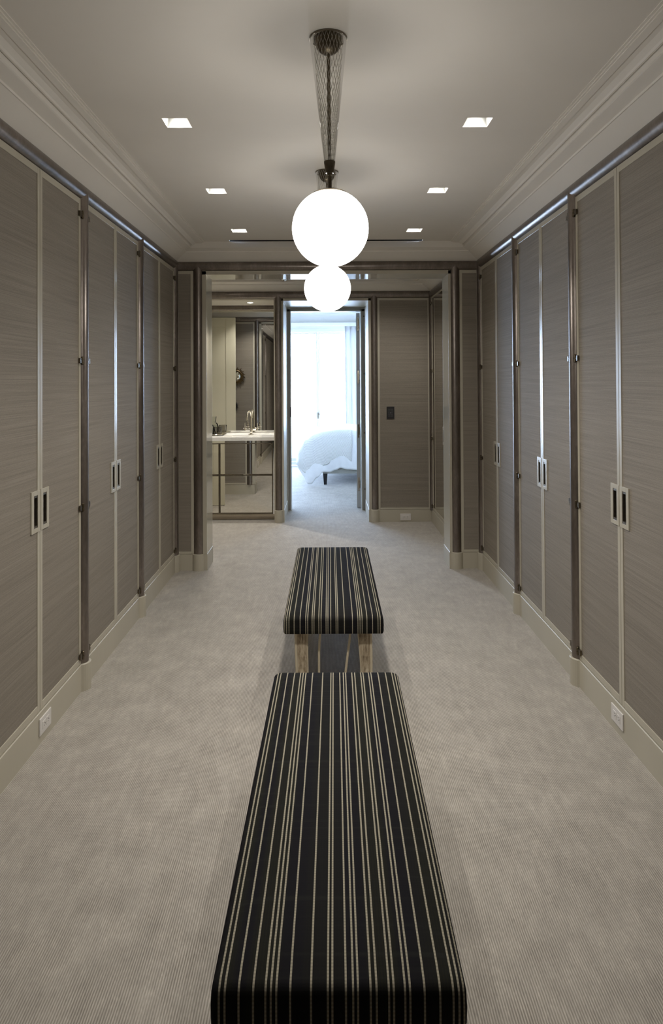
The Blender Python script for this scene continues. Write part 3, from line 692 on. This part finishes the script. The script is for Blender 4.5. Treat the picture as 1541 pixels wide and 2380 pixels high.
# ------------------------------------------------------------------ bedroom doorway and door
b = MB(); FY0, FY1 = D2b, D2b+0.10
b.box(-0.56, -0.436, FY0, FY1, 0, 2.42); b.box(0.402, 0.53, FY0, FY1, 0, 2.42); b.box(-0.56, 0.53, FY0, FY1, 2.39, 2.60)
b.box(-0.448, -0.436, FY0-0.03, FY0, 0, 2.405); b.box(0.402, 0.416, FY0-0.03, FY0, 0, 2.405); b.box(-0.448, 0.416, FY0-0.03, FY0, 2.39, 2.405)
dr = struct('door_frame_bedroom', b, M['grey'], 'painted frame of the bedroom doorway', bevel=0.002)
b = MB(); b.box(-0.449, -0.4365, FY0-0.035, FY0-0.03, 1.125, 1.245); link('strike_plate', b, M['black'], dr, label='dark strike plate')
b = MB(); b.box(-3.2, -0.55, FY0+0.001, FY1-0.001, 0, 2.8); b.box(0.52, 3.6, FY0+0.001, FY1-0.001, 0, 2.8); b.box(-0.55, 0.52, FY0+0.001, FY1-0.001, 2.59, 2.8); struct('wall_bedroom_near', b, M['white'], 'white bedroom wall around the doorway')
t = thing('door_1', (0.40, FY1+0.004, FZ), 'grey-painted bedroom door standing open with four hinges on its edge', 'door'); O = t.location
b = MB(); b.box(0.352, 0.399, FY1+0.004, FY1+0.86, FZ+0.006, 2.382); link('door_leaf', b, M['grey'], t, off=O, bevel=0.002); t.rotation_euler = (0, 0, -0.065)
for z in (2.245, 1.60, 0.945, 0.30):
    b = MB(); b.box(0.368, 0.384, FY1-0.002, FY1+0.005, z-0.08, z+0.08); b.lathe([(0.007, -0.045), (0.007, 0.045)], (0.388, FY1-0.004, z), 10); link('hinge', b, M['champ'], t, off=O, label='satin metal hinge')
t = thing('door_stop', (RR-0.01, D2b-0.02, 0), 'row of small brass pins on the doorway jamb', 'latch')
for z in (2.33, 1.64, 0.93, 0.26):
    b = MB(); b.lathe([(0.006, 0.0), (0.006, 0.012), (0.004, 0.016), (0.0, 0.017)], (0, 0, 0), 10, 'x'); b.v = [(-x, y, zz) for x, y, zz in b.v]; b.shift((0.01, 0, z)); link('pin', b, M['brass'], t)

# ------------------------------------------------------------------ bedroom
WY = 12.50; WX0, WX1, WZ1 = -2.85, 2.50, 2.52  # opening widened beyond the doorway's view to keep the bedroom bright
b = MB(); b.box(-3.2, WX0, WY, WY+0.2, 0, 2.8); b.box(WX1, 3.6, WY, WY+0.2, 0, 2.8); b.box(WX0, WX1, WY, WY+0.2, WZ1, 2.8); struct('wall_bedroom_window', b, M['white'], 'white bedroom wall around the tall window')
b = MB(); b.box(-3.2, -3.0, FY1, WY, 0, 2.8); struct('wall_bedroom_left', b, M['white'], 'white bedroom side wall')
b = MB(); b.box(3.4, 3.6, FY1, WY, 0, 2.8); struct('wall_bedroom_right', b, M['white'], 'white bedroom side wall behind the headboard')
b = MB(); b.box(-3.2, 3.6, FY0, WY+0.2, 2.80, 2.9); struct('ceiling_bedroom', b, M['white'], 'white bedroom ceiling')
b = MB()
b.grid([[(-3.0, WY-o, z), (3.4, WY-o, z)] for o, z in ((0.0, 2.60), (0.03, 2.61), (0.035, 2.64), (0.09, 2.72), (0.15, 2.76), (0.16, 2.801))]); struct('trim_bedroom', b, M['white'], 'white cornice over the bedroom window')
wn = MB(); wn.frame(WX0, WX1, 0.02, WZ1, 0.06, 0.06, 0.06, lambda a0, a1, c0, c1: wn.box(a0, a1, WY+0.04, WY+0.12, c0, c1)); wn = struct('window_1', wn, M['white'], 'tall glazed bedroom doors, blown out by daylight', bevel=0.003)
xm = -0.162
for x0, x1 in ((WX0+0.065, -1.07), (-1.06, xm-0.004), (xm+0.004, 0.75), (0.76, WX1-0.065)):
    s_ = MB(); s_.frame(x0, x1, 0.085, WZ1-0.065, 0.03, 0.06, 0.03, lambda a0, a1, c0, c1: s_.box(a0, a1, WY+0.05, WY+0.10, c0, c1)); sash = link('sash', s_, M['white'], wn, bevel=0.003)
    s_ = MB(); s_.box(x0+0.03, x1-0.03, WY+0.07, WY+0.076, 0.145, WZ1-0.095); link('pane', s_, M['glass'], sash)
b = MB(); b.tube([(xm, WY+0.035, 0.12), (xm, WY+0.035, 1.90)], 0.007, 8); b.box(xm-0.02, xm+0.02, WY+0.03, WY+0.05, 1.88, 1.91); link('bolt_rod', b, M['white'], wn)
b = MB(); b.box(xm-0.012, xm+0.012, WY+0.022, WY+0.05, 0.87, 0.98); b.tube([(xm, WY+0.02, 0.95), (xm+0.05, WY+0.015, 0.945)], 0.007, 8); link('bolt_handle', b, M['champ'], wn, label='metal bolt handle')
b = MB(); b.box(-6, 6, 12.46, 20, -0.12, 0.0); struct('ground_terrace', b, M['terrace'], 'pale terrace outside the bedroom window')
t = thing('curtain_track', (-0.5, WY-0.12, 2.585), 'white curtain track above the tall window', 'track')
b = MB(); b.box(-1.6, 2.3, -0.03, 0.03, -0.03, 0.03); link('track_fascia', b, M['white'], t, bevel=0.006); b = MB(); b.box(-1.6, 2.3, 0.03, 0.12, 0.0, 0.02); link('wall_bracket', b, M['white'], t)
t = thing('curtain', (0.62, WY-0.16, 0), 'pale pleated curtain hanging at the side of the tall window', 'curtain')
b = MB(); rows = []; NP = 110
for k in range(24):
    z = FZ+0.005+(2.545-FZ)*k/23; row = []
    for i in range(NP+1):
        u = i/NP; pin = 1-0.75*max(0, (z-2.40)/0.15) if z > 2.40 else 1
        am = (0.035+0.012*math.sin(7*u+1))*pin
        row.append((-0.30+0.72*u+0.012*math.sin(u*50+z*0.7)+(0.02*(2.5-z)*(0.5-u)), am*math.sin(2*PI*7.5*u+0.25*math.sin(z*1.3+u*9)), z))
    rows.append(row)
b.grid(rows); c = link('curtain_cloth', b, M['curtain'], t, smooth=True); sm = c.modifiers.new('thick', 'SOLIDIFY'); sm.thickness = 0.004
b = MB(); b.tube([(-0.075+0.018*(2.5-z)*0.5, -0.046, z) for z in [0.05+0.09*k for k in range(21)]], 0.0085, 6); link('curtain_strip', b, M['navy'], t, smooth=True, label='dark navy strip along a curtain fold')  # thin dark navy strip down the front of the curtain

# ------------------------------------------------------------------ bed
LY = 10.204
t = thing('bed', (1.0, 11.0, 0), 'bed with white duvet and grey upholstered base, seen through the doorway', 'bed'); O = t.location
b = MB(); b.box(-0.075, 2.05, LY-0.03, 11.85, 0.176, 0.29); link('bed_base', b, M['rail'], t, off=O, bevel=0.01)
b = MB(); b.box(-0.07, 2.05, LY-0.02, 11.84, 0.29, 0.60); link('mattress', b, M['linen'], t, off=O, bevel=0.05)
for x, y in ((-0.034, LY+0.01), (1.95, LY+0.01), (-0.034, 11.80), (1.95, 11.80)):
    b = MB(); b.grid([[(x-w, y-w, z), (x+w, y-w, z), (x+w, y+w, z), (x-w, y+w, z)] for w, z in ((0.021, FZ), (0.034, 0.178))], True, True, True); link('leg', b, M['ebony'], t, off=O, label='tapered black leg')
b = MB(); b.box(2.05, 2.13, LY-0.06, 11.90, 0.10, 1.25); link('headboard', b, M['rail'], t, off=O, bevel=0.02)
def interp(tab, x):
    if x <= tab[0][0]: return tab[0][1]
    for (a, p), (c, q_) in zip(tab, tab[1:]):
        if x <= c:
            u = (x-a)/(c-a); u = u*u*(3-2*u); return p+(q_-p)*u
    return tab[-1][1]
TOP = [(-0.44, 0.40), (-0.40, 0.56), (-0.33, 0.655), (-0.20, 0.735), (-0.05, 0.775), (0.15, 0.795), (0.4, 0.80), (2.1, 0.80)]
HEM = [(-0.44, 0.36), (-0.415, 0.22), (-0.36, 0.15), (-0.29, 0.03), (-0.25, 0.03), (-0.16, 0.13), (-0.067, 0.215), (0.03, 0.20), (0.10, 0.228), (0.203, 0.266), (0.30, 0.25), (0.435, 0.235), (0.8, 0.25), (2.1, 0.24)]
THEM = [(-0.44, 0.37), (-0.42, 0.28), (-0.336, 0.195), (-0.176, 0.25), (-0.018, 0.313), (0.08, 0.36), (0.14, 0.383), (0.24, 0.368), (0.363, 0.366), (0.5, 0.37)]
def drape(x0, x1, n, hem, grow, wr):
    b = MB(); rows = []; uv = []; K = 46
    for i in range(n+1):
        x = x0+(x1-x0)*i/n; zt = interp(TOP, x)+grow; zh = min(interp(hem, x), zt-0.02)
        row = []; ov = max(0, -0.05-x)
        for k in range(K+1):
            u = k/K
            if u < 0.36:                                            # near side, hem to shoulder
                v = u/0.36; z = zh+(zt-0.10-zh)*v
                y = LY-0.055-grow+0.02*v+0.02*ov - 0.025*math.sin(PI*v) + wr*math.sin(15*x+3*v)*(1-v) + wr*0.4*math.sin(31*x+5*v+1)*(1-v)
            elif u < 0.5:                                           # rounded shoulder
                a = (u-0.36)/0.14*PI/2; z = zt-0.10+0.10*math.sin(a); y = LY-0.035-grow+0.02*ov+0.14*(1-math.cos(a))
            else:
                v = (u-0.5)/0.5; y = LY+0.105+v*1.6; z = zt+0.012*math.sin(9*x+7*v)*wr/0.012-0.10*max(0, v-0.8)/0.2
            z += wr*0.35*math.sin(13*x+9*u)
            row.append((x+0.006*math.sin(11*z), y, z)); uv.append((x, u*1.6))
        rows.append(row)
    b.grid(rows); b.uv = uv; return b
b = drape(-0.44, 2.04, 120, HEM, 0.0, 0.012); d = link('duvet', b, M['linen'], t, smooth=True, off=O); d.modifiers.new('thick', 'SOLIDIFY').thickness = 0.02
b = drape(-0.435, 0.36, 60, THEM, 0.018, 0.004)
th = link('throw_blanket', b, M['knit'], smooth=True, off=(0, 0, 0), label='white waffle-knit throw folded over the foot of the bed', cat='blanket')
th.modifiers.new('thick', 'SOLIDIFY').thickness = 0.012
